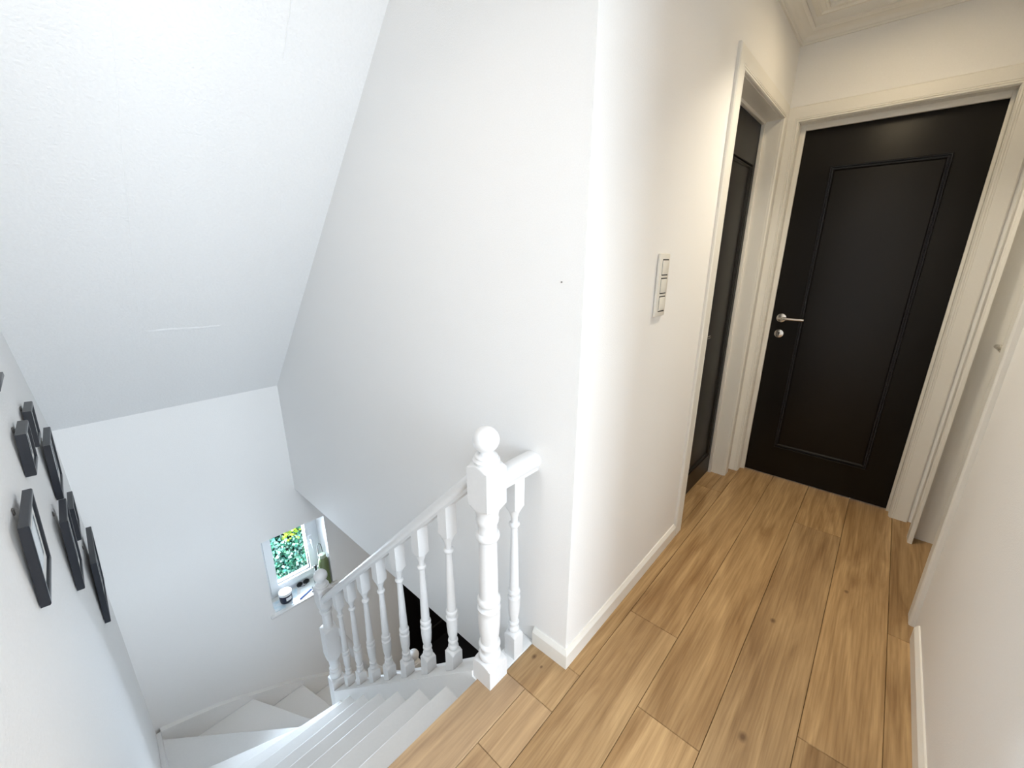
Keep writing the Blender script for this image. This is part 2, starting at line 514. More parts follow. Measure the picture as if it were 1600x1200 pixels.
# ------------------------------------------------------------------ baseboards
BH, BT = 0.071, 0.014
BPROF = [(0, 0), (BT, 0), (BT, BH-0.016), (BT-0.002, BH-0.012), (BT-0.004, BH-0.009), (0.005, BH), (0, BH)]
bm = bmesh.new()
molding(bm, [(OX0-0.0815, 0.0), (0.0, 0.0), (0.0, 0.136)], False, [(-h if False else o, h) for o, h in BPROF], lambda u, v, h: (u, v, h))
# path runs towards -x then +y: its left side must be the room side
bb = finish(bm, 'baseboard_left', M_TRIM, sharp=25)
struct(bb, 'white baseboard turning the corner at the top of the stairs', 'baseboard')
bm = bmesh.new()
molding(bm, [(BX1+0.085, YR), (RX0-0.081, YR)], False, BPROF, lambda u, v, h: (u, v, h))
struct(finish(bm, 'baseboard_right', M_TRIM, sharp=25), 'white baseboard along the right wall of the corridor', 'baseboard')

# ------------------------------------------------------------------ cornice and ceiling moulding
cprof = [(0, 0), (0.006, 0), (0.008, -0.0), (0.010, 0.004), (0.010, 0.009)]
for i in range(9):
    t = i/8*math.pi/2
    cprof.append((0.012+0.040*(1-math.cos(t)), 0.010+0.024*math.sin(t)))
cprof += [(0.054, 0.036), (0.060, 0.038), (0.064, 0.042), (0.064, 0.049), (0, 0.049)]
cprof = [(o, CZ-0.049+h) for o, h in cprof]
bm = bmesh.new()
molding(bm, [(0.02, YR), (D, YR), (D, 0.0), (0.02, 0.0)], False, cprof, lambda u, v, h: (u, v, h))
struct(finish(bm, 'trim_1', M_TRIM, sharp=30), 'white plaster cornice where corridor walls meet the ceiling', 'cornice')
mp_ = [(0, 0), (0, -0.012), (0.008, -0.016), (0.020, -0.016), (0.026, -0.008), (0.040, -0.006), (0.046, -0.012), (0.056, -0.012), (0.056, 0)]
bm = bmesh.new()
molding(bm, [(0.22, YR+0.16), (D-0.185, YR+0.16), (D-0.185, -0.085), (0.22, -0.085)], True, [(o, CZ+h) for o, h in mp_], lambda u, v, h: (u, v, h))
struct(finish(bm, 'trim_2', M_TRIM, sharp=30), 'white rectangular panel moulding on the corridor ceiling', 'moulding')

# ------------------------------------------------------------------ doors
CAS = [(0, 0), (0, 0.010), (0.003, 0.014), (0.008, 0.014), (0.010, 0.011), (0.012, 0.0145), (0.016, 0.0145), (0.018, 0.012), (0.020, 0.014), (0.070, 0.014), (0.075, 0.010), (0.075, 0)]
def casing(bm, u0, u1, zt_, fmap, left_w=0.075, right_w=0.075):
    """U-shaped architrave: inner edges u0,u1, top zt_"""
    path = [(u0, 0.0), (u0, zt_), (u1, zt_), (u1, 0.0)]
    molding(bm, path, False, CAS, fmap)

def panel_ring(bm, u0, u1, v0, v1, fmap):
    pr = [(0, 0), (-0.001, 0.009), (-0.004, 0.012), (-0.008, 0.011), (-0.0095, 0.002), (-0.0125, 0.002), (-0.014, 0.009), (-0.019, 0.008), (-0.024, 0)]
    molding(bm, [(u0, v0), (u0, v1), (u1, v1), (u1, v0)], True, pr, fmap)

def lever_handle(root, pos, out, along, m, length=0.115):
    """rose, neck and lever; out = normal of the door face, along = lever direction"""
    pos = Vector(pos); out = Vector(out); along = Vector(along)
    bm = bmesh.new(); cyl(bm, pos, out, 0.026, 0.009, 36, 0.003)
    h = finish(bm, 'door_handle', m, root)
    bm = bmesh.new()
    tube(bm, [pos+out*0.008, pos+out*0.030, pos+out*0.044, pos+out*0.048+along*0.006, pos+out*0.048+along*0.03, pos+out*0.048+along*length],
         [0.010, 0.009, 0.009, 0.0085, 0.0080, 0.0075], 16)
    cyl(bm, pos+out*0.048-along*0.012, along, 0.0085, 0.016, 16)
    finish(bm, 'lever', m, h)
    return h

# --- end door (black, facing the camera)
d1 = empty('door_1', (D+0.05, -0.44, 0)); struct(d1, 'black panelled door closing the end of the corridor', 'door')
face = D+0.072
bm = bmesh.new(); box(bm, face, face+0.04, EY0+0.010, EY1-0.020, 0.006, 2.030, 0.002)
leaf = finish(bm, 'door_leaf', M_DOOR, d1)
bm = bmesh.new(); panel_ring(bm, -0.682, -0.220, 0.205, 1.828, lambda u, v, h: (face-h, u, v))
finish(bm, 'panel_moulding', M_DOOR, leaf, 20)
fm = lambda u, v, h: (D-h, u, v)
bm = bmesh.new()
casing(bm, EY0, EY1, EZ, fm)
finish(bm, 'architrave', M_TRIM, d1, 25)
bm = bmesh.new()
# jamb lining plus stop rebate
box(bm, D, D+0.10, EY1-0.002, EY1, 0, EZ); box(bm, D, D+0.10, EY0, EY0+0.002, 0, EZ); box(bm, D, D+0.10, EY0, EY1, EZ-0.002, EZ)
for ya, yb in ((EY1-0.026, EY1-0.002), (EY0+0.002, EY0+0.014)):
    box(bm, D+0.055, face-0.001, ya, yb, 0.0, EZ-0.002, 0.001)
box(bm, D+0.055, face-0.001, EY0+0.014, EY1-0.026, EZ-0.030, EZ-0.002, 0.001)
finish(bm, 'door_frame', M_TRIM, d1, 25)
lever_handle(leaf, (face, -0.130, 1.020), (-1, 0, 0), (0, -1, 0), M_CHROME, 0.118)
bm = bmesh.new(); cyl(bm, (face, -0.132, 0.926), (-1, 0, 0), 0.025, 0.008, 36, 0.003)
esc = finish(bm, 'keyhole_rose', M_CHROME, leaf)
bm = bmesh.new(); cyl(bm, (face-0.0078, -0.132, 0.930), (-1, 0, 0), 0.0045, 0.0006, 16); box(bm, face-0.0084, face-0.0078, -0.1342, -0.1298, 0.916, 0.930)
finish(bm, 'keyhole', M_DARK, esc)

# --- side door in the corridor wall (black, seen at a grazing angle)
d2 = empty('door_2', ((OX0+OX1)/2, 0.10, 0)); struct(d2, 'black panelled door in the corridor wall beyond the light switch', 'door')
fy = 0.088
bm = bmesh.new(); box(bm, OX0+0.010, OX1-0.008, fy, fy+0.04, 0.006, 2.034, 0.002)
leaf = finish(bm, 'door_leaf', M_DOOR, d2)
bm = bmesh.new(); panel_ring(bm, 1.130, 1.694, 0.150, 1.832, lambda u, v, h: (u, fy-h, v))
finish(bm, 'panel_moulding', M_DOOR, leaf, 20)
bm = bmesh.new(); casing(bm, OX0, OX1, OZ, lambda u, v, h: (u, -h, v))
finish(bm, 'architrave', M_TRIM, d2, 25)
bm = bmesh.new()
box(bm, OX0, OX0+0.002, 0, 0.10, 0, OZ); box(bm, OX1-0.002, OX1, 0, 0.10, 0, OZ); box(bm, OX0, OX1, 0, 0.10, OZ-0.002, OZ)
box(bm, OX0+0.002, OX0+0.018, 0.070, fy-0.001, 0, OZ-0.002, 0.001)
box(bm, OX1-0.019, OX1-0.002, 0.070, fy-0.001, 0, OZ-0.002, 0.001)
box(bm, OX0+0.018, OX1-0.019, 0.070, fy-0.001, OZ-0.016, OZ-0.002, 0.001)
finish(bm, 'door_frame', M_TRIM, d2, 25)
lever_handle(leaf, (1.115, fy, 0.985), (0, -1, 0), (1, 0, 0), M_CHROME, 0.125)

# --- white door in the right wall
d3 = empty('door_3', ((RX0+RX1)/2, YR-0.10, 0)); struct(d3, 'white framed doorway in the right wall near the corridor end', 'door')
fy3 = YR-0.100
bm = bmesh.new(); box(bm, RX0+0.008, RX1-0.006, fy3-0.04, fy3, 0.006, 2.034, 0.002)
leaf = finish(bm, 'door_leaf', M_TRIM, d3)
bm = bmesh.new(); casing(bm, RX1, RX0, 2.045, lambda u, v, h: (u, YR+h*1.25, v))
finish(bm, 'architrave', M_TRIM, d3, 25)
bm = bmesh.new()
box(bm, RX0, RX0+0.002, YR-0.12, YR, 0, 2.045); box(bm, RX1-0.002, RX1, YR-0.12, YR, 0, 2.045); box(bm, RX0, RX1, YR-0.12, YR, 2.043, 2.045)
finish(bm, 'door_frame', M_TRIM, d3, 25)
lever_handle(leaf, (1.675, fy3, 1.010), (0, 1, 0), (-1, 0, 0), M_CHROME, 0.115)

# --- black ground-floor door far below
d4 = empty('door_4', ((HX0+HX1)/2, W+0.03, GZ)); struct(d4, 'black door far below, seen between the balusters', 'door')
bm = bmesh.new(); box(bm, HX0+0.002, HX1-0.002, W+0.01, W+0.06, GZ+0.0005, HZ1-0.002, 0.002)
leaf = finish(bm, 'door_leaf', M_DOOR, d4)
bm = bmesh.new(); panel_ring(bm, HX0+0.17, HX1-0.17, GZ+0.2, HZ1-0.2, lambda u, v, h: (u, W+0.01-h, v))
finish(bm, 'panel_moulding', M_DOOR, leaf, 20)

# --- bedroom behind the doorway at the photographer's side (out of view, brings the daylight in)
bm = bmesh.new()
YB = -3.2
box(bm, -1.95, -1.85, YB, YR-0.12, 0, CZ); box(bm, 0.95, 1.0, YB, YR-0.12, 0, CZ)
box(bm, -1.95, 1.0, YB-0.1, YB, 0, 0.75); box(bm, -1.95, 1.0, YB-0.1, YB, 2.15, CZ)
box(bm, -1.95, -1.42, YB-0.1, YB, 0.75, 2.15); box(bm, 0.32, 1.0, YB-0.1, YB, 0.75, 2.15)
box(bm, -1.95, -1.25, YR-0.12, YR-0.02, 0, CZ)
struct(finish(bm, 'wall_bedroom', M_WALL, sharp=0))
bm = bmesh.new(); box(bm, -1.95, 1.0, YB-0.1, YR-0.12, CZ, CZ+0.06)
struct(finish(bm, 'ceiling_bedroom', M_CEIL, sharp=0))
bm = bmesh.new(); box(bm, -1.95, 1.0, YB-0.1, YR-0.136, -0.05, 0)
struct(finish(bm, 'floor_bedroom', mat('bedroom_oak', (0.42, 0.28, 0.15), 0.5), sharp=0))

# ------------------------------------------------------------------ staircase
st = empty('staircase', (-0.65, 0.20, 0))
tag(st, 'white painted winding staircase dropping from the landing to the hall', 'staircase')
TN = 0.030
# nosing lines (inner point, outer point) in plan and their heights
def zk(k): return -RISE*k if k <= 6 else -RISE*6-0.186*(k-6)
XI = -0.245
def xo(y): return XL(y)+0.022
NOS = {0: ((XI, 0.190), (xo(.19), 0.190))}
for k in range(1, 6): NOS[k] = ((XI, 0.365+0.1872*(k-1)), (xo(0.365+0.187*(k-1)), 0.365+0.1872*(k-1)))
NOS[6] = ((XI, 1.302), (xo(1.33), 1.325))
NOS[7] = ((XI, 1.462), (xo(1.57), 1.570))
NOS[8] = ((XI, 1.562), (xo(1.87), 1.868))
NOS[9] = ((XI, 1.630), (xo(2.36), 2.372))
NOS[10] = ((-0.165, 1.642), (-0.535, 2.394))
NOS[11] = ((-0.025, 1.642), (-0.197, 2.394))
NOS[12] = ((0.18, 1.642), (0.18, 2.394))
NOS[13] = ((0.38, 1.642), (0.38, 2.394))
NOS[14] = ((0.58, 1.642), (0.58, 2.394))
def back(k, d):
    """nosing line k moved uphill by d"""
    a, b = Vector(NOS[k][0]), Vector(NOS[k][1])
    t = (b-a).normalized(); n = Vector((-t.y, t.x))
    # uphill is towards nosing k-1
    ref = (Vector(NOS[max(k-1, 0)][0])+Vector(NOS[max(k-1, 0)][1]))/2-(a+b)/2 if k > 0 else Vector((0, -1))
    if n.dot(ref) < 0: n = -n
    return (a+n*d, b+n*d)
for k in range(1, 15):
    a, b = NOS[k]
    pa, pb = back(k-1, 0.022) if k > 1 else (Vector((XI, 0.166)), Vector((xo(.166), 0.166)))
    pts = [tuple(a), tuple(b), tuple(pb), tuple(pa)]
    if k == 9:
        pts = [tuple(a), tuple(b), (xo(2.0), 2.0), tuple(pb), tuple(pa)]
    if k == 10:
        pts = [tuple(a), tuple(b), (-1.041, 2.394), tuple(NOS[9][1]), tuple(pb), tuple(pa), (-0.243, 1.642)]
    if k == 9 or k == 10:
        # tidy: drop points that fold back
        if k == 9: pts = [tuple(a), tuple(b), tuple(pb), tuple(pa)]
        if k == 10: pts = [tuple(a), tuple(b), (-1.041, 2.394), (NOS[9][1][0], 2.350), (XI-0.02, 1.645)]
    bm = bmesh.new()
    z = zk(k)
    prism(bm, pts, 'z', z-TN, z)
    fr = [e for e in bm.edges if all(min((v.co.xy-Vector(a)).length, (v.co.xy-Vector(b)).length) < 1e-4 for v in e.verts) and abs(e.verts[0].co.z-e.verts[1].co.z) < 1e-5]
    if fr: bmesh.ops.bevel(bm, geom=fr, offset=0.008, segments=3, profile=0.5, affect='EDGES')
    finish(bm, 'tread', M_STAIR, st, 40)
for k in range(0, 15):
    zt_, zb_ = (zk(k)-TN, zk(k+1)) if k > 0 else (-0.016, zk(1))
    if k == 14: zb_ = GZ
    a1, b1 = back(k, 0.022); a2, b2 = back(k, 0.038)
    bm = bmesh.new()
    prism(bm, [tuple(a1), tuple(b1), tuple(b2), tuple(a2)], 'z', zb_-(TN if k < 14 else 0), zt_)
    finish(bm, 'riser', M_STAIR, st, 0)

def strip(bm, top, depth, axis, a, b, close_low=None):
    """board with a polyline top edge [(u, z)]"""
    pts = list(top)+[(u, z-depth) for u, z in reversed(top)]
    prism(bm, pts, axis, a, b)
# inner string between the newels
def zstr(y): return -0.016-0.974*(y-0.248)
bm = bmesh.new()
strip(bm, [(0.1395, -0.003), (0.2088, -0.003), (0.2092, zstr(0.209)), (1.5585, zstr(1.5585))], 0.40, 'x', XI, -0.159)
bmesh.ops.bevel(bm, geom=[e for e in bm.edges if abs(e.verts[0].co.x-e.verts[1].co.x) < 1e-5 and all(abs(v.co.z-zstr(v.co.y)) < 1e-4 for v in e.verts)], offset=0.006, segments=2, affect='EDGES')
finish(bm, 'inner_string', M_STAIR, st, 40)
# outer string on the left wall (follows the slightly skewed wall)
bm = bmesh.new()
top = [(0.166, 0.085), (0.365, -0.10), (1.325, -1.03), (1.57, -1.215), (1.868, -1.405), (2.15, -1.53), (2.395, -1.605)]
A = [bm.verts.new((XL(y)+0.001, y, z)) for y, z in top]; B = [bm.verts.new((XL(y)+0.024, y, z)) for y, z in top]
A2 = [bm.verts.new((XL(y)+0.001, y, z-0.45)) for y, z in top]; B2 = [bm.verts.new((XL(y)+0.024, y, z-0.45)) for y, z in top]
for i in range(len(top)-1):
    bm.faces.new((A[i], A[i+1], B[i+1], B[i])); bm.faces.new((B[i], B[i+1], B2[i+1], B2[i])); bm.faces.new((A[i], A[i+1], A2[i+1], A2[i])); bm.faces.new((A2[i], A2[i+1], B2[i+1], B2[i]))
for i in (0, -1): bm.faces.new((A[i], B[i], B2[i], A2[i]))
finish(bm, 'outer_string', M_STAIR, st, 30)
# curved string on the window wall
bm = bmesh.new()
ctl = [(-1.043, -1.608), (-0.90, -1.650), (-0.741, -1.700), (-0.62, -1.755), (-0.514, -1.812), (-0.342, -1.890), (-0.16, -2.000), (0.023, -2.115), (0.30, -2.36), (0.60, -2.63)]
strip(bm, ctl, 0.40, 'y', 2.396, 2.4295)
finish(bm, 'wall_string', M_STAIR, st, 30)
# string of the lower flight under its rail
bm = bmesh.new()
strip(bm, [(-0.158, -1.62), (0.05, -1.86), (0.325, -2.13)], 0.42, 'y', 1.575, 1.625)
finish(bm, 'lower_string', M_STAIR, st, 30)
# white edge board under the short landing balustrade
bm = bmesh.new()
box(bm, -0.158, -0.001, 0.1375, 0.200, -0.30, 0.002, 0.003)
finish(bm, 'landing_edge_board', M_STAIR, st, 30)

# ------------------------------------------------------------------ balustrade
ba = empty('stair_banister', (-0.2, 0.168, 0))
tag(ba, 'white turned wooden banister between the landing and the winding stair', 'banister')
BIG = 0.2
NX, NY = -0.2, 0.168
# upper newel
np_ = [(BIG, 0.0), (BIG, 0.058), (0.050, 0.070), (0.040, 0.082), (0.036, 0.088)]
np_ = [(BIG, 0.0), (BIG, 0.040), (0.060, 0.048), (0.048, 0.068), (0.040, 0.080), (0.030, 0.086)]
np_ = [(BIG, 0.0), (BIG, 0.068), (0.0560, 0.073), (0.0500, 0.0765), (0.0405, 0.0805), (0.0340, 0.084),
       (0.0310, 0.086)] + bead(0.086, 0.112, 0.030, 0.0375) + [(0.0290, 0.114), (0.0280, 0.118), (0.0285, 0.128), (0.0300, 0.132)] + bead(0.133, 0.150, 0.030, 0.0365) + \
      [(0.0285, 0.152), (0.0290, 0.160), (0.0325, 0.185), (0.0350, 0.215), (0.0362, 0.250), (0.0362, 0.284), (0.0375, 0.286), (0.0375, 0.292), (0.0330, 0.294), (0.0295, 0.300), (0.0300, 0.306)] + \
      bead(0.307, 0.332, 0.031, 0.0380) + [(0.0300, 0.334), (0.0305, 0.345), (0.0300, 0.42), (0.0285, 0.50), (0.0280, 0.542), (0.0290, 0.546)] + bead(0.547, 0.572, 0.029, 0.0375) + \
      [(0.0290, 0.574), (0.0295, 0.600), (0.0335, 0.608), (0.0350, 0.620), (0.0330, 0.626), (0.0350, 0.640), (0.0380, 0.652), (0.0420, 0.658), (0.0480, 0.663), (0.0560, 0.669), (BIG, 0.674), (BIG, 0.786), (0.0560, 0.791), (0.0500, 0.795), (0.0430, 0.800), (0.0395, 0.803)]
def newel(prof, cx, cy, half, ball_z, ball_r, collar_from):
    bm = bmesh.new(); turned(bm, dense(prof), half, cx, cy, 48)
    n = finish(bm, 'newel_post', M_BAL, ba, 38)
    bm = bmesh.new()
    c0 = collar_from
    pr = [(0.0385, c0-0.002), (0.0385, c0+0.004)] + bead(c0+0.004, c0+0.014, 0.034, 0.0400)[1:] + [(0.031, c0+0.016)] + bead(c0+0.016, c0+0.025, 0.029, 0.0335)[1:] + [(0.0215, c0+0.029), (0.0195, c0+0.033)]
    zc = ball_z
    a0 = math.asin(min(1, 0.0195/ball_r))
    for i in range(15):
        t = math.pi-a0-(math.pi-a0)*i/14
        pr.append((ball_r*math.sin(t) if i < 14 else 0.0, zc+ball_r*math.cos(t)))
    revolve(bm, pr, cx, cy, 36)
    finish(bm, 'ball_finial', M_BAL, n, 40)
    return n
newel(np_, NX, NY, 0.0405, 0.873, 0.0385, 0.803)
# lower newel at the turn
lz = -0.52
lp = [(BIG, -1.60), (BIG, -1.250), (0.0560, -1.245), (0.050, -1.241), (0.040, -1.237), (0.028, -1.233)] + bead(-1.232, -1.180, 0.028, 0.0380, 11) + [(0.027, -1.178), (0.027, -1.172)] + bead(-1.171, -1.154, 0.027, 0.0345) + \
     [(0.028, -1.150), (0.031, -1.11), (0.033, -1.085), (0.040, -1.072), (0.050, -1.055), (0.0560, -1.045), (BIG, -1.040), (BIG, -0.842), (0.0560, -0.837), (0.048, -0.833), (0.036, -0.828), (0.029, -0.824), (0.0280, -0.780), (0.0270, -0.722)] + \
     bead(-0.720, -0.696, 0.027, 0.0360) + [(0.029, -0.694), (0.031, -0.684), (0.038, -0.670), (0.049, -0.652), (0.0565, -0.636), (BIG, -0.628), (BIG, -0.538), (0.0560, -0.533), (0.050, -0.529), (0.043, -0.525), (0.0395, -0.522)]
newel(lp, NX, 1.600, 0.0405, -0.448, 0.0385, -0.522)

# handrail: sloping part and level return into the wall
RS = [(-0.020, -0.022), (0.020, -0.022), (0.021, -0.012), (0.027, -0.006), (0.0295, 0.002), (0.028, 0.011), (0.022, 0.019), (0.012, 0.0235), (0, 0.0245), (-0.012, 0.0235), (-0.022, 0.019), (-0.028, 0.011), (-0.0295, 0.002), (-0.027, -0.006), (-0.021, -0.012)]
def zrail(y): return 0.705-0.984*(y-0.246)      # centre line
def rail_piece(bm, stations, across):
    rows = []
    for (P, upv) in stations:
        P = Vector(P); U = Vector(upv).normalized(); X = Vector(across)
        rows.append([bm.verts.new(P+X*a*1.12+U*b*1.28) for a, b in RS])
    k = len(RS)
    for a, b in zip(rows, rows[1:]):
        for i in range(k):
            j = (i+1) % k
            bm.faces.new((a[i], a[j], b[j], b[i]))
    bm.faces.new(rows[0]); bm.faces.new(rows[-1][::-1])
bm = bmesh.new()
ca = math.atan(0.964)
rail_piece(bm, [((-0.2, 0.2085, zrail(0.2085)), (0, 0, 1/math.cos(ca)**0)), ((-0.2, 1.5595, zrail(1.5595)), (0, 0, 1))], (1, 0, 0))
finish(bm, 'handrail', M_BAL, ba, 40)
bm = bmesh.new()
rail_piece(bm, [((-0.1595, 0.158, 0.737), (0, 0, 1)), ((-0.0005, 0.158, 0.737), (0, 0, 1))], (0, 1, 0))
finish(bm, 'return_handrail', M_BAL, ba, 40)

# balusters
def baluster_mesh(total, base):
    """profile from 0 (string) to total (under the rail); base = height of the bottom block"""
    s = base-0.072
    p = [(BIG, 0.0), (BIG, s+0.060), (0.0310, s+0.064), (0.0265, s+0.068), (0.0205, s+0.072), (0.0150, s+0.075)] + bead(s+0.076, s+0.094, 0.0150, 0.0195) + \
        [(0.0130, s+0.097), (0.0130, s+0.104)] + bead(s+0.105, s+0.121, 0.0140, 0.0185) + [(0.0140, s+0.124), (0.0150, s+0.132), (0.0185, s+0.150), (0.0205, s+0.180), (0.0210, s+0.212), (0.0218, s+0.218), (0.0218, s+0.223), (0.0165, s+0.228), (0.0165, s+0.234)] + \
        bead(s+0.235, s+0.255, 0.0165, 0.0215) + [(0.0165, s+0.258), (0.0168, s+0.275), (0.0150, s+0.36), (0.0125, s+0.45), (0.0112, s+0.500)] + bead(s+0.501, s+0.518, 0.0112, 0.0180) + \
        [(0.0112, s+0.521), (0.0115, s+0.538), (0.0150, s+0.546), (0.0155, s+0.550), (0.0180, s+0.558), (0.0235, s+0.568), (0.0270, s+0.573), (0.0310, s+0.576), (BIG, s+0.579), (BIG, total)]
    return p
prof = baluster_mesh(0.0, 0.072)
BHW = 0.0225
y_first, dy = 0.362, 0.171
bm = bmesh.new()
h_tot = (zrail(0.5)-0.020)-(zstr(0.5))
p0 = baluster_mesh(h_tot+0.006, 0.090)
turned(bm, dense(p0, 0.004), BHW, 0, 0, 32)
# bottom and top ends cut on the slope of the string and rail
for v in bm.verts:
    if v.co.z < 1e-4: v.co.z = -0.964*v.co.y
    if v.co.z > h_tot-1e-4: v.co.z = h_tot-0.964*v.co.y
bal = finish(bm, 'baluster', M_BAL, None, 38)
bal.location = (-0.2, y_first, zstr(y_first)+0.001)
put(bal, ba)
for i in range(1, 7):
    c = bal.copy(); COL.objects.link(c)
    y = y_first+dy*i
    c.location = Vector((-0.2, y, zstr(y)+0.001))-ba.location
bm = bmesh.new()
turned(bm, dense(baluster_mesh(0.715, 0.100), 0.004), BHW, -0.085, 0.163, 32)
for v in bm.verts: v.co.z += 0.002
finish(bm, 'baluster', M_BAL, ba, 38)

# lower banister of the hall flight
lb = empty('lower_banister', (0.37, 1.6, GZ))
tag(lb, 'cream rail and ball-topped post of the lower flight, seen between balusters', 'banister')
bm = bmesh.new()
q = [(BIG, GZ+0.002), (BIG, -1.665), (0.0570, -1.655), (0.050, -1.640), (0.042, -1.630), (0.036, -1.626)]
turned(bm, dense(q), 0.042, 0.37, 1.60, 32)
n2 = finish(bm, 'newel_post', M_BAL, lb, 38)
bm = bmesh.new()
pr = [(0.036, -1.628), (0.036, -1.620), (0.022, -1.612), (0.020, -1.604)]
a0 = math.asin(0.020/0.042)
for i in range(15):
    t = math.pi-a0-(math.pi-a0)*i/14
    pr.append((0.042*math.sin(t) if i < 14 else 0.0, -1.567+0.042*math.cos(t)))
revolve(bm, pr, 0.37, 1.60, 28)
finish(bm, 'ball_finial', M_BAL, n2, 40)
bm = bmesh.new()
pp = [(-0.158, -0.925), (-0.111, -1.040), (-0.05, -1.190), (0.018, -1.352), (0.07, -1.445), (0.13, -1.535), (0.216, -1.635), (0.327, -1.740)]
stn = []
for i, (x, z) in enumerate(pp):
    a = pp[max(i-1, 0)]; b = pp[min(i+1, len(pp)-1)]
    d = Vector((b[0]-a[0], 0, b[1]-a[1])).normalized()
    stn.append(((x, 1.6, z), (-d.z, 0, d.x)))
rail_piece(bm, stn, (0, 1, 0))
finish(bm, 'handrail', M_BAL, lb, 40)

# ------------------------------------------------------------------ stair window
wn = empty('window_1', ((WX0+WX1)/2, W+0.17, WZ0)); struct(wn, 'small white casement window at the turn of the stairs', 'window')
bm = bmesh.new()
FY0, FY1 = W+0.175, W+0.245
ofr = [(0, 0), (0, 0.07), (0.050, 0.07), (0.050, 0.0)]
fw_ = lambda u, v, h: (u, FY1-h, v)
def rect_frame(bm, u0, u1, v0, v1, wd, ya, yb):
    molding(bm, [(u0, v0), (u0, v1), (u1, v1), (u1, v0)], True, [(0, 0), (0, yb-ya), (-wd, yb-ya), (-wd, 0)], lambda u, v, h: (u, yb-h, v))
rect_frame(bm, WX0+0.001, WX1-0.001, WZ0+0.002, WZ1-0.001, 0.052, FY0, FY1)
finish(bm, 'window_frame', M_UPVC, wn, 30)
bm = bmesh.new()
rect_frame(bm, WX0+0.045, WX1-0.045, WZ0+0.048, WZ1-0.045, 0.056, FY0-0.016, FY1-0.02)
sash = finish(bm, 'sash', M_UPVC, wn, 30)
bm = bmesh.new()
rect_frame(bm, WX0+0.1005, WX1-0.1005, WZ0+0.1035, WZ1-0.1005, 0.004, FY0+0.002, FY0+0.02)
finish(bm, 'glazing_gasket', M_DARK, sash, 0)
bm = bmesh.new()
box(bm, WX0+0.10, WX1-0.10, FY0+0.02, FY0+0.024, WZ0+0.10, WZ1-0.10)
finish(bm, 'pane', M_PANE, sash, 0)
bm = bmesh.new()
hx, hz = WX1-0.073, WZ0+0.385
box(bm, hx-0.014, hx+0.014, FY0-0.026, FY0-0.0155, hz-0.035, hz+0.035, 0.004)
tube(bm, [(hx, FY0-0.026, hz), (hx, FY0-0.050, hz), (hx, FY0-0.056, hz-0.012), (hx, FY0-0.056, hz-0.115)], [0.009, 0.009, 0.010, 0.008], 12)
finish(bm, 'window_handle', M_UPVC, sash)
bm = bmesh.new()
box(bm, WX0-0.028, WX1+0.030, W-0.024, W, WZ0-0.018, WZ0, 0.003)
box(bm, WX0+0.0005, WX1-0.0005, W-0.004, FY1, WZ0-0.018, WZ0, 0.0)
finish(bm, 'window_sill', M_SILL, wn, 30)

# ------------------------------------------------------------------ things on the sill
Z0 = WZ0+0.0006
# jar with a white lid
t = empty('jar', (-0.172, 2.500, Z0)); tag(t, 'dark blue jar with a white lid at the left end of the window sill', 'jar')
M_NAVY = mat('navy_glaze', (0.010, 0.014, 0.035), 0.3); M_LID = mat('white_lid', (0.85, 0.86, 0.86), 0.35); M_PAPER = mat('white_paper', (0.85, 0.86, 0.87), 0.5)
bm = bmesh.new(); revolve(bm, [(0.036, Z0), (0.042, Z0+0.006), (0.045, Z0+0.03), (0.045, Z0+0.066), (0.042, Z0+0.070)], -0.172, 2.5, 36)
finish(bm, 'body', M_NAVY, t)
bm = bmesh.new(); revolve(bm, [(0.0465, Z0+0.0705), (0.048, Z0+0.074), (0.048, Z0+0.088), (0.044, Z0+0.092), (0.0, Z0+0.093)], -0.172, 2.5, 36)
finish(bm, 'lid', M_LID, t)
bm = bmesh.new()
rows = []
for i in range(9):
    a = math.radians(-135+ i*7+30)
    rows.append([bm.verts.new((-0.172+0.0456*math.cos(a), 2.5+0.0456*math.sin(a), Z0+z)) for z in (0.028, 0.056)])
for a, b in zip(rows, rows[1:]): bm.faces.new((a[0], b[0], b[1], a[1]))
finish(bm, 'paper_label', M_PAPER, t)

def sheet(name, pts, z, h, m, label, cat, curl=0.0, group=None):
    bm = bmesh.new(); prism(bm, pts, 'z', z, z+h)
    o = finish(bm, name, m, None, 0)
    tag(o, label, cat, group); return o
M_PRINT = picture_mat('printed_page', (0.62, 0.76, 0.84), (0.86, 0.90, 0.92), 26)
M_BLUE = mat('blue_plastic', (0.03, 0.10, 0.42), 0.35)
sheet('magazine', [(-0.272, 2.445), (-0.122, 2.418), (-0.062, 2.575), (-0.112, 2.585), (-0.140, 2.548), (-0.262, 2.560)], Z0, 0.003, M_PRINT, 'pale blue printed magazine lying flat beside the jar on the sill', 'magazine')
# jar stands on the magazine edge: lift it
bpy.context.view_layer.update()
for o_ in [t]: o_.location.z += 0.0032
sheet('paper_sheet', [(-0.108, 2.420), (0.030, 2.425), (0.030, 2.520), (-0.046, 2.540)], Z0, 0.0012, M_PAPER, 'white sheet of paper at the middle of the window sill', 'paper')
bm = bmesh.new(); tube(bm, [(-0.098, 2.432, Z0+0.0065), (-0.094, 2.433, Z0+0.0065), (0.002, 2.470, Z0+0.0065), (0.014, 2.475, Z0+0.0065)], [0.002, 0.005, 0.005, 0.002], 10)
pen = finish(bm, 'pen', M_BLUE); tag(pen, 'blue pen lying across the white paper on the sill', 'pen')
bm = bmesh.new()
tube(bm, [(0.004, 2.435, Z0+0.006), (0.018, 2.452, Z0+0.006), (0.026, 2.490, Z0+0.006)], [0.0045, 0.0045, 0.003], 10)
tag(finish(bm, 'marker', M_FRAME), 'short dark marker on the paper nearest the clear bottle', 'marker')
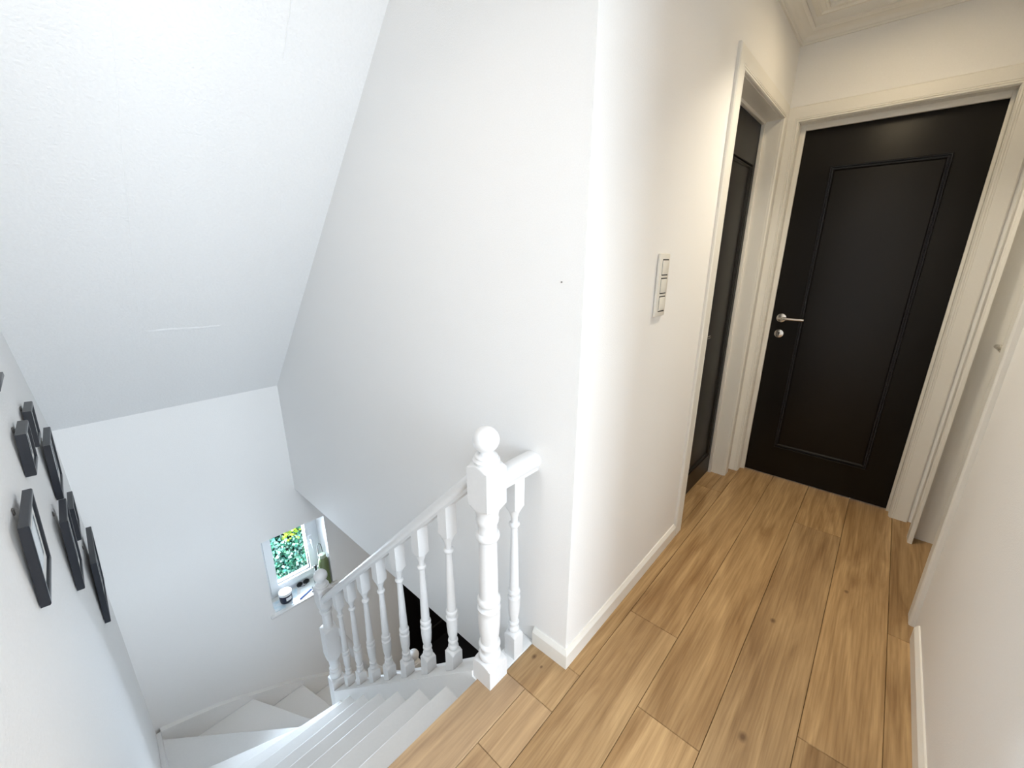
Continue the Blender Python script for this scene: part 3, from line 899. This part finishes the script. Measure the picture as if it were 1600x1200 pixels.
# sunglasses
sg = empty('sunglasses', (-0.01, 2.572, Z0)); tag(sg, 'dark sunglasses folded at the back of the sill under the window', 'sunglasses')
for sx in (-1, 1):
    bm = bmesh.new()
    cx = -0.012+sx*0.026
    ring = [(cx+0.022*math.cos(a), 2.580+0.004*math.sin(a), Z0+0.018+0.017*math.sin(a)) for a in [i*math.pi/8 for i in range(17)]]
    tube(bm, ring, 0.0025, 8)
    finish(bm, 'lens_rim', M_FRAME, sg)
    bm = bmesh.new()
    vv = [bm.verts.new((cx+0.021*math.cos(a), 2.580+0.004*math.sin(a), Z0+0.018+0.016*math.sin(a))) for a in [i*math.pi/8 for i in range(16)]]
    bm.faces.new(vv); finish(bm, 'lens', M_DARK, sg, 0)
    bm = bmesh.new()
    tube(bm, [(cx+sx*0.022, 2.579, Z0+0.022), (cx+sx*0.020, 2.560, Z0+0.016), (cx-sx*0.030, 2.553, Z0+0.006)], 0.0022, 8)
    finish(bm, 'temple', M_FRAME, sg)
bm = bmesh.new(); tube(bm, [(-0.017, 2.580, Z0+0.020), (-0.012, 2.580, Z0+0.023), (-0.007, 2.580, Z0+0.020)], 0.002, 8)
finish(bm, 'bridge', M_FRAME, sg)
# green bottle
gb = empty('green_bottle', (0.128, 2.456, Z0)); tag(gb, 'olive green bottle with pale cap in the right corner of the sill', 'bottle')
M_OLIVE = mat('olive_glass', (0.16, 0.21, 0.09), 0.25, coat=0.4)
bm = bmesh.new(); revolve(bm, [(0.036, Z0), (0.040, Z0+0.005), (0.040, Z0+0.215), (0.037, Z0+0.235), (0.029, Z0+0.250), (0.024, Z0+0.258)], 0.128, 2.456, 32)
finish(bm, 'body', M_OLIVE, gb)
bm = bmesh.new(); revolve(bm, [(0.0265, Z0+0.2585), (0.0275, Z0+0.261), (0.0275, Z0+0.284), (0.024, Z0+0.289), (0.0, Z0+0.290)], 0.128, 2.456, 28)
finish(bm, 'cap', mat('pale_green_cap', (0.45, 0.52, 0.40), 0.4), gb)
# clear bottle
cb = empty('clear_bottle', (0.060, 2.446, Z0)); tag(cb, 'clear glass bottle with a flared lip in front of the green bottle', 'bottle')
bm = bmesh.new()
oc = [(0.024, Z0), (0.026, Z0+0.004), (0.026, Z0+0.09), (0.021, Z0+0.115), (0.011, Z0+0.135), (0.010, Z0+0.190), (0.012, Z0+0.196), (0.024, Z0+0.206), (0.025, Z0+0.210), (0.022, Z0+0.211), (0.008, Z0+0.198), (0.007, Z0+0.135), (0.017, Z0+0.112), (0.023, Z0+0.088), (0.023, Z0+0.006), (0.0, Z0+0.005)]
revolve(bm, oc, 0.060, 2.446, 28, cap=False)
vs0 = sorted([v for v in bm.verts if abs(v.co.z-Z0) < 1e-6], key=lambda v: math.atan2(v.co.y-2.446, v.co.x-0.060)); bm.faces.new(vs0)
finish(bm, 'body', M_GLASS, cb)
bm = bmesh.new(); revolve(bm, [(0.0065, Z0+0.17), (0.0068, Z0+0.20), (0.010, Z0+0.214), (0.010, Z0+0.222), (0.0, Z0+0.226)], 0.060, 2.446, 16)
finish(bm, 'stopper', M_DARK, cb)
# looped white strap standing behind
lp_ = empty('cable_loop', (0.135, 2.500, Z0)); 
tag(lp_, 'white loop with dark edges standing behind the green bottle', 'loop')
lp_.location = (0.146, 2.490, Z0)
bm = bmesh.new(); bmd = bmesh.new()
arc = [(0.150+0.0*i, 2.492, Z0) for i in range(1)]
arc = [(0.118, 2.520, Z0+0.004), (0.119, 2.520, Z0+0.26), (0.122, 2.520, Z0+0.325), (0.132, 2.5185, Z0+0.352), (0.144, 2.517, Z0+0.343), (0.151, 2.516, Z0+0.31), (0.154, 2.515, Z0+0.20), (0.154, 2.514, Z0+0.004)]
tube(bm, arc, 0.0050, 10)
finish(bm, 'strap', M_PAPER, lp_)
arc2 = [(x, y-0.0052, z+(0.004 if z > Z0+0.3 else 0)) for x, y, z in arc]
tube(bmd, arc2, 0.0022, 8)
finish(bmd, 'edge_binding', M_DARK, lp_)

# ------------------------------------------------------------------ light switch and nail
sw = empty('light_switch', (0.50, 0.0, 1.2675)); tag(sw, 'white triple rocker light switch plate on the corridor wall', 'light switch')
SX0, SX1, SZ0, SZ1 = 0.437, 0.518, 1.167, 1.375
bm = bmesh.new(); box(bm, SX0, SX1, -0.0105, -0.0003, SZ0, SZ1, 0.004)
pl = finish(bm, 'switch_plate', M_SWITCH, sw)
for i in range(3):
    zc = 1.330-i*0.0605
    bm = bmesh.new(); box(bm, SX0+0.0203, SX1-0.0135, -0.0113, -0.0104, zc-0.0260, zc+0.0270)
    finish(bm, 'switch_gap', M_DARK, sw, 0)
    bm = bmesh.new(); box(bm, SX0+0.0203, SX1-0.0135, -0.0130, -0.0112, zc-0.0225, zc+0.0235, 0.0006)
    finish(bm, 'rocker', M_SWITCH, sw)
bm = bmesh.new(); cyl(bm, (-0.0001, 0.070, 1.298), (-1, 0, 0), 0.0017, 0.004, 12, 0.0006)
tag(finish(bm, 'wall_nail', M_NAIL), 'tiny dark nail left in the stairwell wall near the corner', 'nail')

# ------------------------------------------------------------------ picture frames on the left wall
FR = [
    ('small black picture frame hanging farthest right in the top pair', 1.506, 1.658, 0.728, 0.858, 0.020),
    ('small black picture frame in front of the top pair, nearest the ceiling slope', 1.161, 1.319, 0.749, 0.878, 0.022),
    ('medium black picture frame beside the ceiling corner, right of the top pair', 1.662, 1.922, 0.453, 0.679, 0.020),
    ('largest looking black frame nearest the camera with pale print visible', 0.698, 0.923, 0.596, 0.801, 0.017),
    ('tall black portrait frame between the nearest frame and the lowest frame', 1.328, 1.528, 0.235, 0.506, 0.020),
    ('black frame half hidden behind the tall portrait frame', 1.808, 2.008, 0.187, 0.339, 0.018),
    ('lowest black picture frame, closest to the window wall', 1.796, 2.176, -0.254, 0.062, 0.020),
]
LEAN = 0.055
def picture(label, ya, yb, za, zb, d):
    yc = (ya+yb)/2
    t = empty('picture_frame', (XL(yc), yc, za)); tag(t, label, 'picture frame', 'black picture frames on the left wall')
    def fm(u, v, h):      # u along wall, v up, h out of wall
        return (XL(u)+0.0015+h+LEAN*(v-za), u, v-LEAN*h)
    bm = bmesh.new()
    bw = 0.014
    molding(bm, [(ya, za), (ya, zb), (yb, zb), (yb, za)], True,
            [(0, 0), (0, d-0.002), (-0.002, d), (-bw+0.003, d), (-bw, d-0.002), (-bw, d-0.005), (-bw-0.003, d-0.006), (-bw-0.003, 0)], fm)
    finish(bm, 'frame_moulding', M_FRAME, t, 25)
    g = bw+0.001
    def slab(name, gy, gz, h0, h1, m, par):
        bm = bmesh.new()
        c = [(ya+gy, za+gz), (ya+gy, zb-gz), (yb-gy, zb-gz), (yb-gy, za+gz)]
        A = [bm.verts.new(fm(u, v, h0)) for u, v in c]; B = [bm.verts.new(fm(u, v, h1)) for u, v in c]
        bm.faces.new(A); bm.faces.new(B)
        for i in range(4): bm.faces.new((A[i], A[(i+1) % 4], B[(i+1) % 4], B[i]))
        return finish(bm, name, m, par, 0)
    mt = slab('mat_board', g, g, 0.001, d-0.0062, M_MAT, t)
    my = min(0.035, (yb-ya)*0.16); mz = min(0.035, (zb-za)*0.16)
    slab('print', g+my, g+mz, d-0.0061, d-0.0056, M_PHOTO, mt)
    # hanger loop at the top back
    bm = bmesh.new()
    box(bm, XL(yc)+0.0005, XL(yc)+0.004, yc-0.006, yc+0.006, zb-0.012, zb+0.003, 0.0005)
    finish(bm, 'hanger', M_NAIL, t, 0)
for f in FR: picture(*f)
# dark wall hook whose tip enters the frame at the left edge
bm = bmesh.new(); box(bm, XL(1.3)+0.0026, XL(1.3)+0.010, 1.18, 1.418, 1.003, 1.017, 0.002)
tag(finish(bm, 'wall_hook', M_FRAME), 'tip of a dark wall hook bar at the left edge above the frames', 'wall hook')

# ------------------------------------------------------------------ lamps that light the place (above the view, the corridor ones added as fill)
M_GLOW = mat('lamp_diffuser', (0.9, 0.88, 0.82), 0.5)
_b = M_GLOW.node_tree.nodes['Principled BSDF']
_b.inputs['Emission Color'].default_value = (1.0, 0.90, 0.76, 1); _b.inputs['Emission Strength'].default_value = 1.5
def ceiling_lamp(name, x, y, z, r, label):
    t = empty(name, (x, y, z)); tag(t, label, 'ceiling lamp')
    bm = bmesh.new(); revolve(bm, [(r*1.05, z-0.001), (r*1.05, z-0.03), (r*1.0, z-0.034), (r*1.0, z-0.001)], x, y, 40, cap=False)
    finish(bm, 'lamp_rim', M_TRIM, t)
    bm = bmesh.new(); revolve(bm, [(r*0.99, z-0.024), (r*0.9, z-0.030), (0.0, z-0.034)], x, y, 40)
    finish(bm, 'diffuser', M_GLOW, t)
ceiling_lamp('ceiling_lamp', -0.86, 0.22, CZ, 0.17, 'round white ceiling lamp over the landing')
ceiling_lamp('ceiling_lamp', 1.40, -0.45, CZ, 0.11, 'added round white ceiling lamp nearest the black end door')  # body for the added corridor end light
ceiling_lamp('fill_downlight', 1.10, -0.45, CZ, 0.07, 'small added fill light between the two other corridor lamps')  # body for the added floor fill
ceiling_lamp('fill_downlight', 0.50, -0.45, CZ, 0.07, 'small added fill light nearest the landing lamp')  # body for the added weak fill near the landing
ceiling_lamp('hall_lamp', 1.5, 0.6, SLAB, 0.14, 'round white ceiling lamp in the hall below')

# ------------------------------------------------------------------ garden hedge beyond the stair window
hd = empty('hedge', (0.25, 3.9, -3.0)); tag(hd, 'bright green ivy hedge growing outside the stair window', 'hedge')
hd['kind'] = 'stuff'
def leaf_mat():
    m = bpy.data.materials.new('ivy_leaf'); m.use_nodes = True
    nt = m.node_tree; b = nt.nodes['Principled BSDF']
    at = nt.nodes.new('ShaderNodeAttribute'); at.attribute_name = 'tint'
    nt.links.new(at.outputs['Color'], b.inputs['Base Color'])
    b.inputs['Roughness'].default_value = 0.38
    return m
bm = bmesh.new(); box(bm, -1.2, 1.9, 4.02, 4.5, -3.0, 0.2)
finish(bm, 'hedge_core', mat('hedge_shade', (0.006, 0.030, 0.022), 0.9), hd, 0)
bm = bmesh.new(); cl = bm.loops.layers.float_color.new('tint')
for i in range(15000):
    x = random.uniform(-0.45, 1.15); z = random.uniform(-2.5, -0.35); y = random.uniform(3.84, 4.05)
    s = random.uniform(0.011, 0.024)
    nrm = Vector((random.gauss(0, .45), -1.0, random.gauss(0.55, .5))).normalized()
    a = nrm.cross(Vector((random.gauss(0, 1), random.gauss(0, .3), random.gauss(0, 1)))).normalized(); c = nrm.cross(a)
    P = Vector((x, y, z))
    shape = [(0, -1.0), (0.75, -0.55), (0.55, 0.0), (0.42, 0.45), (0, 1.1), (-0.42, 0.45), (-0.55, 0.0), (-0.75, -0.55)]
    vv = [bm.verts.new(P+a*u*s+c*v*s+nrm*(0.12*s*abs(u))) for u, v in shape]
    f = bm.faces.new(vv)
    yel = max(0.0, 1-((x-0.345)**2/0.02+(z+1.58)**2/0.012)**0.5)
    if random.random() < yel*1.2: tint = (0.42, 0.60, 0.05)
    else:
        q_ = random.random()
        if q_ < 0.40: tint = (0.02, 0.10+0.15*q_, 0.06+0.10*q_)
        elif q_ < 0.78: tint = (0.10+0.1*random.random(), 0.42+0.1*random.random(), 0.26+0.15*random.random())
        else: tint = (0.52, 0.80, 0.72)
    for l in f.loops: l[cl] = (*tint, 1)
lv = finish(bm, 'leaves', leaf_mat(), hd, 0)
lv['kind'] = 'stuff'
bm = bmesh.new(); box(bm, -4, 6, W+0.30, 9, -3.05, -3.0)
struct(finish(bm, 'floor_garden', mat('garden_ground', (0.10, 0.14, 0.06), 0.95), sharp=0))
